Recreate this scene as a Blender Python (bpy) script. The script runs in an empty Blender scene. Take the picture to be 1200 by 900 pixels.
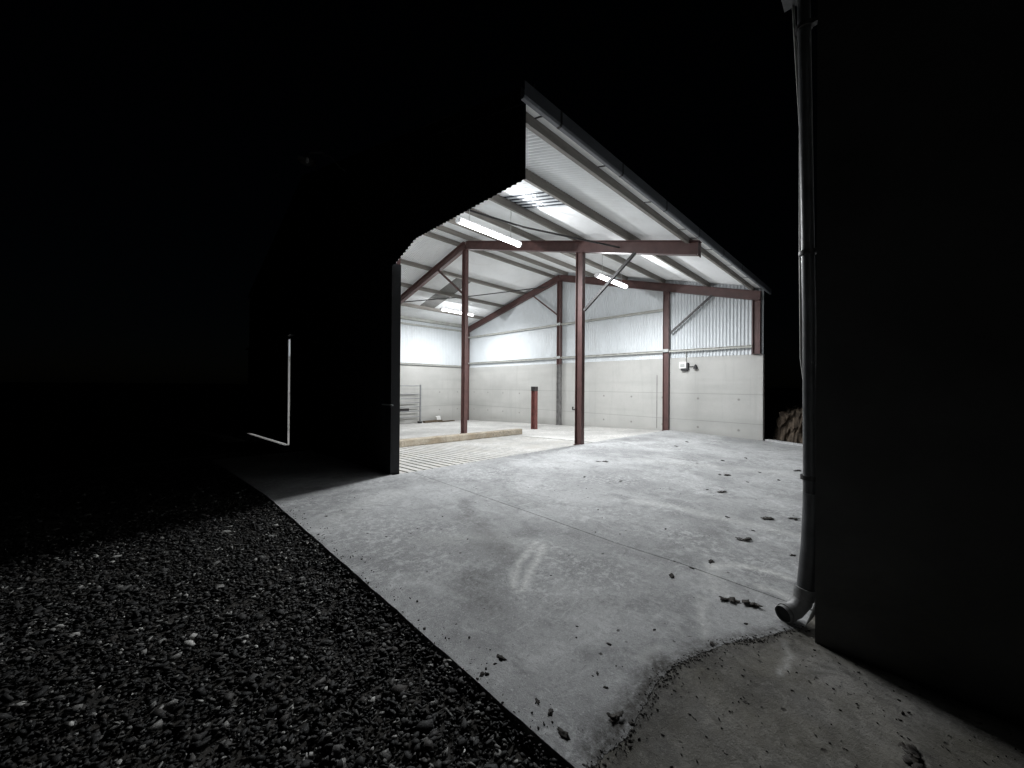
import bpy, bmesh, math, random
import numpy as np
from mathutils import Vector, Matrix
random.seed(7); rng = np.random.default_rng(7)
C = bpy.context.scene.collection
sc = bpy.context.scene

# ------------------------------------------------------------------ layout (metres; U along the eave, V across the shed)
U0, U1, U2 = 2.76, 7.837, 13.319          # near gable, middle frame, far gable
VE, VP, VR, VB = 2.573, 5.37, 10.302, 17.2545   # eave, front posts, ridge, back wall
HE, HR, HB = 4.302, 6.437, 4.71           # rafter centre lines
HW = 2.527                                # top of the concrete walls
SF = (HR - HE) / (VR - VE); SB = (HR - HB) / (VB - VR)
B_, C_, D_ = -0.014, 0.0217, -0.0398

def gz(u, v):                              # apron and floor heights
    u = max(-6.0, min(20.0, u))
    if v <= VP: return B_ * u + C_ * max(v, -8.0)
    return B_ * u + C_ * VP + D_ * (min(v, 18.0) - VP)
def roof(v, off=0.0):                      # rafter centre line plus off
    return (HE + SF * (v - VE) if v <= VR else HR - SB * (v - VR)) + off

# ------------------------------------------------------------------ materials
def mat(name): 
    m = bpy.data.materials.new(name); m.use_nodes = True
    nt = m.node_tree; nt.nodes.clear()
    out = nt.nodes.new('ShaderNodeOutputMaterial')
    return m, nt, out
class NT:
    def __init__(s, nt): s.nt = nt
    def n(s, t, **kw):
        x = s.nt.nodes.new(t)
        for k, v in kw.items(): setattr(x, k, v)
        return x
    def link(s, a, b): s.nt.links.new(a, b)
    def val(s, sock, v):
        if isinstance(v, (int, float)): sock.default_value = v
        elif isinstance(v, (tuple, list)): sock.default_value = v
        else: s.link(v, sock)
    def math(s, op, a, b=None, c=None, clamp=False):
        x = s.n('ShaderNodeMath', operation=op, use_clamp=clamp)
        s.val(x.inputs[0], a)
        if b is not None: s.val(x.inputs[1], b)
        if c is not None: s.val(x.inputs[2], c)
        return x.outputs[0]
    def pos(s): return s.n('ShaderNodeNewGeometry').outputs['Position']
    def noise(s, vec, scale, detail=4, rough=.55, dist=0):
        x = s.n('ShaderNodeTexNoise'); s.link(vec, x.inputs['Vector'])
        x.inputs['Scale'].default_value = scale; x.inputs['Detail'].default_value = detail
        x.inputs['Roughness'].default_value = rough; x.inputs['Distortion'].default_value = dist
        return x.outputs['Fac']
    def ramp(s, fac, stops):
        x = s.n('ShaderNodeMapRange'); x.clamp = True
        s.val(x.inputs[0], fac)
        x.inputs[1].default_value, x.inputs[2].default_value, x.inputs[3].default_value, x.inputs[4].default_value = stops
        return x.outputs[0]
    def mix(s, fac, a, b, mode='MIX'):
        x = s.n('ShaderNodeMix', data_type='RGBA', blend_type=mode)
        s.val(x.inputs['Factor'], fac)
        for i, v in (('A', a), ('B', b)):
            sock = [q for q in x.inputs if q.name == i and q.type == 'RGBA'][0]
            s.val(sock, v if not isinstance(v, tuple) or len(v) == 4 else (*v, 1))
        return [q for q in x.outputs if q.type == 'RGBA'][0]
    def scalevec(s, vec, xyz):
        x = s.n('ShaderNodeMapping'); s.link(vec, x.inputs['Vector']); x.inputs['Scale'].default_value = xyz
        return x.outputs[0]
    def bsdf(s, out, col, rough=.8, bump=None, bs=.3, bd=.01, metal=0, spec=.5):
        p = s.n('ShaderNodeBsdfPrincipled')
        s.val(p.inputs['Base Color'], col if not isinstance(col, tuple) else (*col[:3], 1))
        s.val(p.inputs['Roughness'], rough); p.inputs['Metallic'].default_value = metal
        p.inputs['Specular IOR Level'].default_value = spec
        if bump is not None:
            b = s.n('ShaderNodeBump'); b.inputs['Strength'].default_value = bs; b.inputs['Distance'].default_value = bd
            s.link(bump, b.inputs['Height']); s.link(b.outputs[0], p.inputs['Normal'])
        s.link(p.outputs[0], out.inputs['Surface'])
        return p

def simple(name, col, var=.25, scale=6, rough=.7, bs=.15, metal=0, dirt=None, spec=.5, stretch=(1, 1, 1)):
    m, nt, out = mat(name); t = NT(nt)
    p = t.scalevec(t.pos(), stretch)
    f = t.noise(p, scale, 5, .6); g = t.noise(p, scale * 9, 3, .6)
    a = tuple(c * (1 - var) for c in col); b = tuple(min(1, c * (1 + var)) for c in col)
    c = t.mix(t.ramp(f, (.3, .7, 0, 1)), a, b)
    if dirt: c = t.mix(t.ramp(t.noise(p, scale * .6, 6, .7, 1), (.52, .72, 0, .7)), c, dirt)
    r = t.ramp(g, (.2, .8, max(.05, rough - .12), min(1, rough + .1)))
    t.bsdf(out, c, r, g, bs, .004, metal, spec)
    return m

M = {}
M['steel'] = simple('red_oxide_steel', (.098, .049, .045), .22, 5, .5, .12, dirt=(.10, .045, .04))
M['rust_post'] = simple('weathered_red_steel', (.14, .045, .04), .3, 7, .6, .2, dirt=(.07, .035, .03))
M['galv'] = simple('galvanised_steel', (.42, .43, .42), .15, 12, .45, .1, metal=.3)
M['purlin'] = simple('purlin_timber', (.215, .20, .18), .22, 5, .75, .2, dirt=(.13, .118, .105), stretch=(.4, 3, 3))
M['rail'] = simple('dull_galvanised_rail', (.40, .40, .37), .2, 5, .5, .1)
M['sheet_in'] = simple('white_sheet_lining', (.62, .65, .67), .05, 1.2, .45, .05, dirt=(.54, .56, .57))
M['roof_in'] = simple('pale_grey_sheet_underside', (.80, .81, .815), .05, 1.0, .55, .05, dirt=(.68, .68, .67))
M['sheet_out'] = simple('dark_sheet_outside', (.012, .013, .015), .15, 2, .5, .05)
M['roof_out'] = simple('grey_roof_outside', (.10, .105, .11), .15, 2, .8, .1)
M['gutter'] = simple('grey_gutter', (.20, .21, .235), .08, 4, .45, .05)
M['pvc'] = simple('grey_plastic_pipe', (.075, .077, .08), .25, 9, .40, .1, dirt=(.045, .045, .042))
M['mouth_shade'] = simple('pipe_mouth_shade', (.012, .012, .012), .2, 5, .9)
M['render'] = simple('dark_rendered_wall', (.12, .12, .118), .25, 1.6, .9, .3, dirt=(.07, .072, .066))
M['cable'] = simple('black_cable', (.02, .02, .022), .1, 10, .6)
M['shoe'] = simple('lit_grey_plastic', (.24, .24, .24), .3, 14, .5, .1, dirt=(.10, .10, .095))  # paler than the pipe: light on the foot put into its colour
M['eave_light_strip'] = simple('bright_eave_strip', (.86, .86, .85), .03, 4, .4, .05)  # near-white so the strip under the eave reads as lit
M['foot'] = simple('dull_grey_post_foot', (.17, .165, .16), .35, 6, .7, .2)
M['gate'] = simple('weathered_galvanised_tube', (.22, .225, .23), .2, 9, .5, .1)
M['brace'] = simple('dark_brace_steel', (.030, .027, .027), .2, 8, .5)
M['plank'] = simple('wet_timber_board', (.10, .075, .05), .35, 5, .8, .3, stretch=(.5, 5, 5))
M['white_plastic'] = simple('white_plastic', (.78, .78, .76), .05, 8, .4)
M['leaf'] = simple('dead_leaf_brown', (.022, .017, .012), .4, 40, .8, .3)
M['clod'] = simple('dark_mud', (.028, .024, .020), .4, 60, .9, .5)
M['soil'] = simple('dark_soil', (.03, .027, .023), .4, 3, .95, .6)
M['bank'] = simple('stony_earth', (.085, .064, .046), .6, 7, .95, .9, dirt=(.02, .016, .013))
M['lampmetal'] = simple('dull_lamp_metal', (.12, .12, .12), .1, 8, .35)
M['housing'] = simple('white_lamp_housing', (.8, .8, .8), .03, 5, .4)

def seg_mask(t, p2, a, b, w):
    """soft mask around the ground segment a-b, half width w"""
    ax, ay = a; bx, by = b; dx, dy = bx - ax, by - ay; L2 = dx * dx + dy * dy
    s = t.n('ShaderNodeSeparateXYZ'); t.link(p2, s.inputs[0])
    x = t.math('SUBTRACT', s.outputs[0], ax); y = t.math('SUBTRACT', s.outputs[1], ay)
    k = t.math('DIVIDE', t.math('ADD', t.math('MULTIPLY', x, dx), t.math('MULTIPLY', y, dy)), L2, clamp=True)
    ex = t.math('SUBTRACT', x, t.math('MULTIPLY', k, dx)); ey = t.math('SUBTRACT', y, t.math('MULTIPLY', k, dy))
    d = t.math('SQRT', t.math('ADD', t.math('MULTIPLY', ex, ex), t.math('MULTIPLY', ey, ey)))
    return t.ramp(d, (0, w, 1, 0))
def polymask(t, p2, pts, w):
    r = None
    for a, b in zip(pts[:-1], pts[1:]):
        q = seg_mask(t, p2, a, b, w); r = q if r is None else t.math('MAXIMUM', r, q)
    return r

def concrete_ground(name, base, marks=(), darks=(), pits=True, warm=None, cont=1.0):
    m, nt, out = mat(name); t = NT(nt); p = t.pos()
    # wobbling coordinates make the marks ragged
    wob = t.n('ShaderNodeTexNoise'); t.link(p, wob.inputs['Vector']); wob.inputs['Scale'].default_value = 7; wob.inputs['Detail'].default_value = 5
    sub = t.n('ShaderNodeVectorMath', operation='SUBTRACT'); t.link(wob.outputs['Color'], sub.inputs[0]); sub.inputs[1].default_value = (.5, .5, .5)
    scl = t.n('ShaderNodeVectorMath', operation='SCALE'); t.link(sub.outputs[0], scl.inputs[0]); scl.inputs['Scale'].default_value = .07
    add = t.n('ShaderNodeVectorMath', operation='ADD'); t.link(p, add.inputs[0]); t.link(scl.outputs[0], add.inputs[1]); pw = add.outputs[0]
    big = t.noise(p, .55, 5, .6, .4); mid = t.noise(p, 2.6, 7, .68, .6); fine = t.noise(p, 26, 6, .75); grit = t.noise(p, 130, 3, .7)
    lo = tuple(c * (1 - .24 * cont) for c in base); hi = tuple(c * (1 + .16 * cont) for c in base)
    dk = tuple(x * .45 for x in base); lt = tuple(min(1, x * 1.7) for x in base)
    c = t.mix(t.ramp(big, (.40, .60, 0, 1)), lo, hi)
    c = t.mix(t.ramp(mid, (.50, .66, 0, .50 * cont)), c, dk)
    c = t.mix(t.ramp(t.noise(p, 1.3, 7, .72, 1.2), (.54, .68, 0, .42 * cont)), c, lt)
    c = t.mix(t.ramp(t.noise(t.scalevec(p, (1, .28, 1)), 17, 6, .72, .5), (.52, .66, 0, .34 * cont)), c, dk)
    c = t.mix(t.ramp(t.noise(p, 8, 6, .74, .8), (.55, .66, 0, .30 * cont)), c, lt)
    c = t.mix(t.ramp(fine, (.52, .66, 0, .45 * cont)), c, dk)
    c = t.mix(t.ramp(grit, (.52, .68, 0, .5)), c, dk)
    c = t.mix(t.ramp(t.noise(p, 75, 4, .7), (.56, .68, 0, .5)), c, lt)
    sm = t.math('MULTIPLY', t.ramp(t.noise(p, .9, 3, .5), (.46, .58, 0, 1)), t.ramp(t.noise(p, 14, 6, .78), (.5, .60, 0, 1)))
    c = t.mix(t.math('MULTIPLY', sm, .5), c, lt)
    v3 = t.n('ShaderNodeTexVoronoi', feature='DISTANCE_TO_EDGE'); t.link(pw, v3.inputs['Vector']); v3.inputs['Scale'].default_value = 3.2
    hair = t.math('MULTIPLY', t.ramp(v3.outputs['Distance'], (.0, .012, 1, 0)), t.ramp(t.noise(p, 1.6, 3, .5), (.54, .62, 0, 1)))
    c = t.mix(t.math('MULTIPLY', hair, .4), c, dk)
    st = t.noise(t.scalevec(pw, (3, 34, 3)), 1.0, 5, .7, .3)
    c = t.mix(t.math('MULTIPLY', t.ramp(st, (.56, .64, 0, .35)), t.ramp(t.noise(p, 1.1, 4, .6), (.48, .6, 0, 1))), c, lt)
    if warm: c = t.mix(t.ramp(t.noise(p, 1.7, 5, .6), (.42, .7, 0, .8)), c, warm)
    h = t.math('ADD', t.math('MULTIPLY', fine, .6), t.math('MULTIPLY', grit, .35))
    if pits:
        v = t.n('ShaderNodeTexVoronoi'); t.link(pw, v.inputs['Vector']); v.inputs['Scale'].default_value = 9
        sel = t.math('GREATER_THAN', t.noise(p, 5, 2, .5), .58 if not warm else .44)
        pit = t.math('MULTIPLY', t.ramp(v.outputs['Distance'], (.06, .13, 1, 0)), sel)
        c = t.mix(t.math('MULTIPLY', pit, .85), c, (.035, .03, .026))
        v2 = t.n('ShaderNodeTexVoronoi'); t.link(pw, v2.inputs['Vector']); v2.inputs['Scale'].default_value = 26
        pit2 = t.math('MULTIPLY', t.ramp(v2.outputs['Distance'], (.07, .14, 1, 0)), t.math('GREATER_THAN', t.noise(p, 11, 2, .5), .6))
        c = t.mix(t.math('MULTIPLY', pit2, .6), c, (.05, .045, .04))
        h = t.math('SUBTRACT', h, t.math('MULTIPLY', pit, .5))
    rag = t.ramp(t.noise(p, 24, 6, .75), (.35, .62, .1, 1))
    for pts, w, k in marks:
        mk = t.math('MULTIPLY', t.math('MULTIPLY', polymask(t, pw, pts, w), rag), k)
        c = t.mix(mk, c, (.72, .72, .70))
    for pts, w, k in darks:
        mk = t.math('MULTIPLY', t.math('MULTIPLY', polymask(t, pw, pts, w), rag), k)
        c = t.mix(mk, c, (.05, .046, .04))
    t.bsdf(out, c, t.ramp(mid, (.3, .7, .7, .95)), h, .8, .010, 0, .35)
    return m

MARKS = [
 ([(2.594, 2.187), (2.267, 2.011), (1.922, 1.818)], .055, .95), ([(2.594, 2.282), (2.161, 2.10), (1.905, 1.90)], .05, .85),
 ([(3.384, 1.001), (3.544, .901), (3.636, .764), (3.673, .62), (3.665, .522)], .075, 1.0),
 ([(3.334, .633), (3.364, .53), (3.256, .414)], .07, .9), ([(3.328, .939), (3.018, .88), (3.028, .797)], .12, .5),
 ([(4.57, 2.207), (4.724, 1.827), (4.735, 1.432), (4.793, 1.009), (4.846, .576)], .16, .5),
 ([(2.832, .899), (2.531, .792), (2.384, .736)], .05, .6), ([(2.08, .896), (1.931, .902)], .05, .5),
 ([(7.2, 3.4), (7.9, 2.2), (8.3, 1.2)], .35, .35), ([(1.25, 3.9), (1.7, 4.3), (2.3, 4.5)], .25, .35),
 ([(1.9, 3.0), (2.4, 2.6), (2.5, 2.2)], .25, .3)]
DARKS = [
 ([(1.3, .80), (1.6, .79), (2.0, .80), (2.2, .74), (2.43, .65), (2.72, .48), (2.95, .38)], .09, 1.0), ([(8.037, 3.206), (8.036, 2.989), (8.13, 2.711)], .10, .8),
 ([(1.55, .80), (2.0, .82)], .12, .6), ([(2.5, 3.2), (2.35, 2.6), (2.2, 2.3)], .2, .45), ([(1.75, 2.2), (1.6, 1.8)], .2, .5), ([(2.75, 3.6), (2.6, 3.3)], .12, .5), ([(2.3, 1.3), (2.05, 1.5)], .15, .35),
 ([(1.30, .85), (1.62, .82), (2.0, .84)], .10, .7)]
M['apron'] = concrete_ground('apron_concrete', (.40, .403, .405), MARKS, DARKS, cont=1.0)
M['floor'] = concrete_ground('shed_floor_concrete', (.50, .49, .47), cont=.6, pits=False)
M['slat'] = concrete_ground('slat_concrete', (.46, .452, .435), cont=.7, pits=False, warm=(.44, .42, .385))
M['old'] = concrete_ground('old_mossy_concrete', (.20, .193, .178), warm=(.155, .143, .112), cont=1.8,
   marks=[([(2.73, .404), (2.581, .354), (2.39, .364)], .03, .45)],
   darks=[([(1.25, .76), (1.6, .74), (2.02, .75), (2.2, .69), (2.43, .60), (2.8, .40)], .17, 1.0), ([(2.25, .45), (2.1, .42)], .09, .7), ([(2.3, -.15), (2.15, -.1)], .08, .9)])
M['kerb'] = concrete_ground('kerb_concrete', (.36, .315, .25), cont=1.2, pits=False, warm=(.27, .21, .135))

def wall_concrete(name):
    m, nt, out = mat(name); t = NT(nt); p = t.pos()
    s = t.n('ShaderNodeSeparateXYZ'); t.link(p, s.inputs[0])
    lift = t.n('ShaderNodeTexNoise'); t.link(t.scalevec(p, (.15, .15, 1.6)), lift.inputs['Vector']); lift.inputs['Scale'].default_value = 1.3; lift.inputs['Detail'].default_value = 5
    big = t.noise(p, .8, 5, .6); fine = t.noise(p, 26, 5, .7); st = t.noise(t.scalevec(p, (5, 5, .35)), 1.0, 5, .65)
    base = (.47, .465, .445)
    c = t.mix(t.ramp(big, (.3, .7, 0, 1)), tuple(x * .90 for x in base), tuple(x * 1.08 for x in base))
    c = t.mix(t.ramp(lift.outputs['Fac'], (.45, .65, 0, .5)), c, tuple(x * .78 for x in base))
    c = t.mix(t.ramp(st, (.56, .75, 0, .35)), c, tuple(x * .70 for x in base))
    c = t.mix(t.ramp(fine, (.5, .8, 0, .3)), c, tuple(x * .7 for x in base))
    # shutter-board joints and tie holes
    zz = s.outputs[2]
    for z0 in (1.27, .35):
        c = t.mix(t.math('MULTIPLY', t.ramp(t.math('ABSOLUTE', t.math('SUBTRACT', zz, z0)), (.004, .016, 1, 0)), .45), c, (.2, .195, .185))
    along = t.math('ADD', s.outputs[0], s.outputs[1])
    fr = t.math('ABSOLUTE', t.math('SUBTRACT', t.math('FRACT', t.math('DIVIDE', along, 1.22)), .5)); dx = t.math('MULTIPLY', fr, 1.22)
    dots = None
    for z0 in (1.1, .12):
        dz = t.math('SUBTRACT', zz, z0)
        d = t.math('SQRT', t.math('ADD', t.math('MULTIPLY', dx, dx), t.math('MULTIPLY', dz, dz)))
        q = t.ramp(d, (.022, .05, 1, 0)); dots = q if dots is None else t.math('MAXIMUM', dots, q)
    c = t.mix(t.math('MULTIPLY', dots, .6), c, (.14, .13, .12))
    c = t.mix(t.math('MULTIPLY', t.ramp(zz, (-.28, .02, 1, 0)), t.math('MULTIPLY', t.ramp(big, (.35, .6, .1, 1)), .38)), c, (.2, .19, .17))
    t.bsdf(out, c, .85, t.math('ADD', fine, t.math('MULTIPLY', lift.outputs['Fac'], .5)), .3, .006, 0, .3)
    return m
M['wall'] = wall_concrete('cast_concrete_wall')

def gravel_mat():
    m, nt, out = mat('gravel_stones'); t = NT(nt); p = t.pos()
    g = t.n('ShaderNodeNewGeometry'); r = g.outputs['Random Per Island']
    cr = t.n('ShaderNodeValToRGB'); t.link(r, cr.inputs[0]); e = cr.color_ramp.elements
    e[0].position = 0; e[0].color = (.006, .006, .006, 1); e[1].position = 1; e[1].color = (.60, .59, .56, 1)
    for pos, c in ((.45, (.011, .0108, .0105, 1)), (.66, (.030, .029, .028, 1)), (.78, (.038, .032, .027, 1)), (.88, (.10, .098, .094, 1)), (.97, (.30, .295, .28, 1))):
        q = e.new(pos); q.color = c
    c = t.mix(t.ramp(t.math('ADD', t.math('MULTIPLY', t.noise(p, 120, 3, .6), .4), t.math('MULTIPLY', t.noise(p, 3.2, 5, .65, .6), .6)), (.46, .60, 0, .75)), cr.outputs[0], (.010, .0098, .0094))
    t.bsdf(out, c, .75, t.noise(p, 200, 3), .3, .002, 0, .4)
    return m
M['gravel'] = gravel_mat()

def emis(name, col, s):
    m, nt, out = mat(name); e = nt.nodes.new('ShaderNodeEmission'); e.inputs[0].default_value = (*col, 1); e.inputs[1].default_value = s
    nt.links.new(e.outputs[0], out.inputs[0]); return m
LAMP = 14.0
M['tube'] = emis('lit_tube_diffuser', (.94, .975, 1.0), LAMP)

def grp(name, col, tint, trans):
    m, nt, out = mat(name); t = NT(nt)
    d = t.n('ShaderNodeBsdfPrincipled'); d.inputs['Base Color'].default_value = (*col, 1); d.inputs['Roughness'].default_value = .25
    tr = t.n('ShaderNodeBsdfTransparent'); tr.inputs[0].default_value = (*tint, 1)
    mx = t.n('ShaderNodeMixShader'); mx.inputs[0].default_value = trans
    t.link(d.outputs[0], mx.inputs[1]); t.link(tr.outputs[0], mx.inputs[2]); t.link(mx.outputs[0], out.inputs[0]); return m
M['grp_dark_refl'] = grp('rooflight_dark_reflection', (.10, .11, .13), (.8, .85, .9), .5)  # dark and pale flutes paint the tube's reflections in the wavy sheet
M['grp_pale_refl'] = grp('rooflight_pale_reflection', (.62, .64, .66), (.8, .85, .9), .12)
M['grp_old'] = grp('grey_aged_rooflight', (.24, .235, .225), (.8, .8, .8), .25)

# ------------------------------------------------------------------ mesh builder
class MB:
    def __init__(s): s.v = []; s.f = []; s.mi = []; s.sm = []
    def add(s, vs, fs, mi=0, smooth=False):
        o = len(s.v); s.v += [tuple(map(float, x)) for x in vs]
        for f in fs: s.f.append(tuple(o + i for i in f)); s.mi.append(mi); s.sm.append(smooth)
    def box(s, a, b, mi=0):
        (x0, y0, z0), (x1, y1, z1) = a, b
        s.add([(x0,y0,z0),(x1,y0,z0),(x1,y1,z0),(x0,y1,z0),(x0,y0,z1),(x1,y0,z1),(x1,y1,z1),(x0,y1,z1)],
              [(3,2,1,0),(4,5,6,7),(0,1,5,4),(1,2,6,5),(2,3,7,6),(3,0,4,7)], mi)
    def prism(s, poly, zt, th, mi=0):      # poly in UV (ccw); zt(u,v) top height; vertical thickness th
        n = len(poly)
        s.add([(u, v, zt(u, v)) for u, v in poly] + [(u, v, zt(u, v) - th) for u, v in poly],
              [tuple(range(n)), tuple(range(2*n-1, n-1, -1))] + [(i, n+i, n+(i+1) % n, (i+1) % n) for i in range(n)], mi)
    def extr(s, prof, p0, p1, up=(0, 0, 1), mi=0):   # profile (list of closed polygons in side,up) swept from p0 to p1
        p0, p1 = Vector(p0), Vector(p1); d = (p1 - p0).normalized(); up = Vector(up)
        side = d.cross(up).normalized(); up2 = side.cross(d).normalized()
        for poly in prof:
            n = len(poly); vs = [p + side * a + up2 * b for p in (p0, p1) for a, b in poly]
            s.add(vs, [tuple(range(n-1, -1, -1)), tuple(range(n, 2*n))] + [(i, (i+1) % n, n+(i+1) % n, n+i) for i in range(n)], mi)
    def ibeam(s, p0, p1, h, w, up, tf=.014, tw=.010, mi=0):
        H, W, T = h/2, w/2, tw/2
        s.extr([[(-W,-H),(W,-H),(W,-H+tf),(T,-H+tf),(T,H-tf),(W,H-tf),(W,H),(-W,H),(-W,H-tf),(-T,H-tf),(-T,-H+tf),(-W,-H+tf)]], p0, p1, up, mi)
    def bar(s, p0, p1, w, h, up=(0, 0, 1), mi=0):
        s.extr([[(-w/2,-h/2),(w/2,-h/2),(w/2,h/2),(-w/2,h/2)]], p0, p1, up, mi)
    def tube(s, pts, r, n=14, mi=0, cap=True):
        pts = [Vector(p) for p in pts]; rs = r if isinstance(r, (list, tuple)) else [r] * len(pts); vs = []; up = None
        for i, p in enumerate(pts):
            d = (pts[min(i+1, len(pts)-1)] - pts[max(i-1, 0)]).normalized()
            if up is None: up = Vector((0, 0, 1)) if abs(d.z) < .9 else Vector((1, 0, 0))
            a = d.cross(up).normalized(); up = a.cross(d).normalized()
            vs += [p + (a * math.cos(2*math.pi*k/n) + up * math.sin(2*math.pi*k/n)) * rs[i] for k in range(n)]
        fs = [(i*n+k, i*n+(k+1) % n, (i+1)*n+(k+1) % n, (i+1)*n+k) for i in range(len(pts)-1) for k in range(n)]
        s.add(vs, fs, mi, True)
        if cap: m = len(pts)-1; s.add(vs[:n], [tuple(range(n-1, -1, -1))], mi); s.add(vs[m*n:], [tuple(range(n))], mi)
    def build(s, name, mats, parent=None, loc=(0, 0, 0), bevel=0):
        me = bpy.data.meshes.new(name)
        base = Vector(loc) if parent is None else Vector(parent['_w'])
        me.from_pydata([tuple(Vector(v) - base) for v in s.v], [], s.f)
        for m in (mats if isinstance(mats, (list, tuple)) else [mats]): me.materials.append(m)
        me.polygons.foreach_set('material_index', s.mi); me.polygons.foreach_set('use_smooth', s.sm)
        me.update()
        o = bpy.data.objects.new(name, me); C.objects.link(o)
        o['_w'] = tuple(base)
        if parent is None: o.location = base
        else: o.parent = parent
        if bevel:
            b = o.modifiers.new('Bevel', 'BEVEL'); b.width = bevel; b.segments = 2; b.limit_method = 'ANGLE'
        return o
def thing(name, label, cat, loc, group=None):
    o = bpy.data.objects.new(name, None); C.objects.link(o); o.location = loc; o['_w'] = tuple(map(float, loc))
    o.empty_display_size = .2
    return tag(o, label, cat, group)
def tag(o, label, cat, group=None):
    o['label'] = label; o['category'] = cat
    if group: o['group'] = group
    return o
def kind(o, k, label=None):
    o['kind'] = k
    if label: o['label'] = label
    return o

def corr(mb, s0, s1, P, tfun, pitch=.076, amp=.009, th=.006, seg=8, mi=(0, 1), colmat=None):
    """corrugated sheet: P(s, t, n) -> point, tfun(s) -> list of t; inner face mi[0] (n=0), outer face mi[1] (n=th)"""
    n = max(2, int(round((s1 - s0) / pitch * seg))); cols = []
    for layer in (0, 1):
        vs = []; nt_ = None
        for i in range(n + 1):
            s = s0 + (s1 - s0) * i / n; ts = tfun(s); nt_ = len(ts)
            off = amp * math.sin(2 * math.pi * s / pitch) + layer * th
            vs += [P(s, t, off) for t in ts]
        fs = []; ms = []
        for i in range(n):
            for j in range(nt_ - 1):
                q = (i*nt_+j, (i+1)*nt_+j, (i+1)*nt_+j+1, i*nt_+j+1)
                fs.append(q if layer else q[::-1])
        if colmat and not layer:
            o = len(mb.v); mb.v += [tuple(v) for v in vs]
            for idx, f in enumerate(fs):
                i = idx // (nt_ - 1); ph = ((s0 + (s1-s0)*(i+.5)/n) / (pitch * 2)) % 1.0
                mb.f.append(tuple(o + k for k in f)); mb.mi.append(colmat(ph)); mb.sm.append(True)
        else: mb.add(vs, fs, mi[layer], True)
        cols.append(vs)
    # close the sheet's rim
    a, b = cols; vs = []; fs = []
    def strip(la, lb):
        o = len(vs); vs.extend(la); vs.extend(lb); k = len(la)
        for i in range(k-1): fs.append((o+i, o+i+1, o+k+i+1, o+k+i))
    strip(a[0::nt_], b[0::nt_]); strip(a[nt_-1::nt_], b[nt_-1::nt_]); strip(a[:nt_], b[:nt_]); strip(a[-nt_:], b[-nt_:])
    mb.add(vs, fs, mi[1])

# ------------------------------------------------------------------ the setting: ground
def gridmesh(us, vs, zf):
    V = [(u, v, zf(u, v)) for u in us for v in vs]; n = len(vs)
    F = [(i*n+j, (i+1)*n+j, (i+1)*n+j+1, i*n+j+1) for i in range(len(us)-1) for j in range(n-1)]
    mb = MB(); mb.add(V, F, 0, True); return mb
far = [-3000, -800, -200, -60, -20]
us = far + list(np.arange(-8, 24.1, 1.0)) + [40, 80, 250, 900, 3000]
vs_ = far + list(np.arange(-10, 5, 1.0)) + [VP] + list(np.arange(6, 22.1, 1.0)) + [40, 80, 250, 900, 3000]
kind(gridmesh(us, vs_, lambda u, v: gz(u, v) - .42).build('ground', M['soil']), 'structure')

# gravel bed sheet and its loose stones
def gravz(u, v): return gz(u, v) - .042
def ledge(v):                               # left edge of the apron
    pts = [(-9, 1.42), (.85, 1.19), (1.406, 1.169), (2.374, 1.138), (4.905, 1.045), (19, .55)]
    return float(np.interp(v, [p[0] for p in pts], [p[1] for p in pts])) + .002 * math.sin(v * 9.1) + .002 * math.sin(v * 23.7)
kind(gridmesh(list(np.arange(-9, .6, .5)) + [1.6], list(np.arange(-8, 5, .5)) + [VP] + list(np.arange(6, 19, .5)), lambda u, v: gravz(u, v) - .022).build('gravel_bed', M['soil']), 'structure')

def stones(name, P, mt):
    bm = bmesh.new(); bmesh.ops.create_icosphere(bm, subdivisions=1, radius=1); bv = np.array([v.co[:] for v in bm.verts]); bf = np.array([[v.index for v in f.verts] for f in bm.faces]); bm.free()
    n = len(P); P = np.array(P); nv, nf = len(bv), len(bf)
    sc_ = P[:, 3][:, None] * rng.uniform(.40, 1.45, (n, 3)) * np.array([1.25, .95, .50])
    jit = 1 + rng.uniform(-.48, .34, (n, nv, 1))
    v = bv[None] * jit * sc_[:, None, :]
    a = rng.uniform(0, 2*np.pi, n); ca, sa = np.cos(a)[:, None], np.sin(a)[:, None]
    t = rng.normal(0, .55, n); ct, st = np.cos(t)[:, None], np.sin(t)[:, None]
    y, z = v[..., 1]*ct - v[..., 2]*st, v[..., 1]*st + v[..., 2]*ct
    x2, y2 = v[..., 0]*ca - y*sa, v[..., 0]*sa + y*ca
    v = np.stack([x2, y2, z], -1) + P[:, None, :3]
    f = (bf[None] + (np.arange(n) * nv)[:, None, None]).reshape(-1, 3)
    me = bpy.data.meshes.new(name); me.vertices.add(n*nv); me.vertices.foreach_set('co', v.reshape(-1).astype(np.float32))
    me.loops.add(len(f)*3); me.loops.foreach_set('vertex_index', f.reshape(-1).astype(np.int32))
    me.polygons.add(len(f)); me.polygons.foreach_set('loop_start', np.arange(0, len(f)*3, 3, dtype=np.int32)); me.polygons.foreach_set('loop_total', np.full(len(f), 3, dtype=np.int32))
    me.update(calc_edges=True); me.materials.append(mt)
    o = bpy.data.objects.new(name, me); C.objects.link(o); kind(o, 'stuff'); return o

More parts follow.
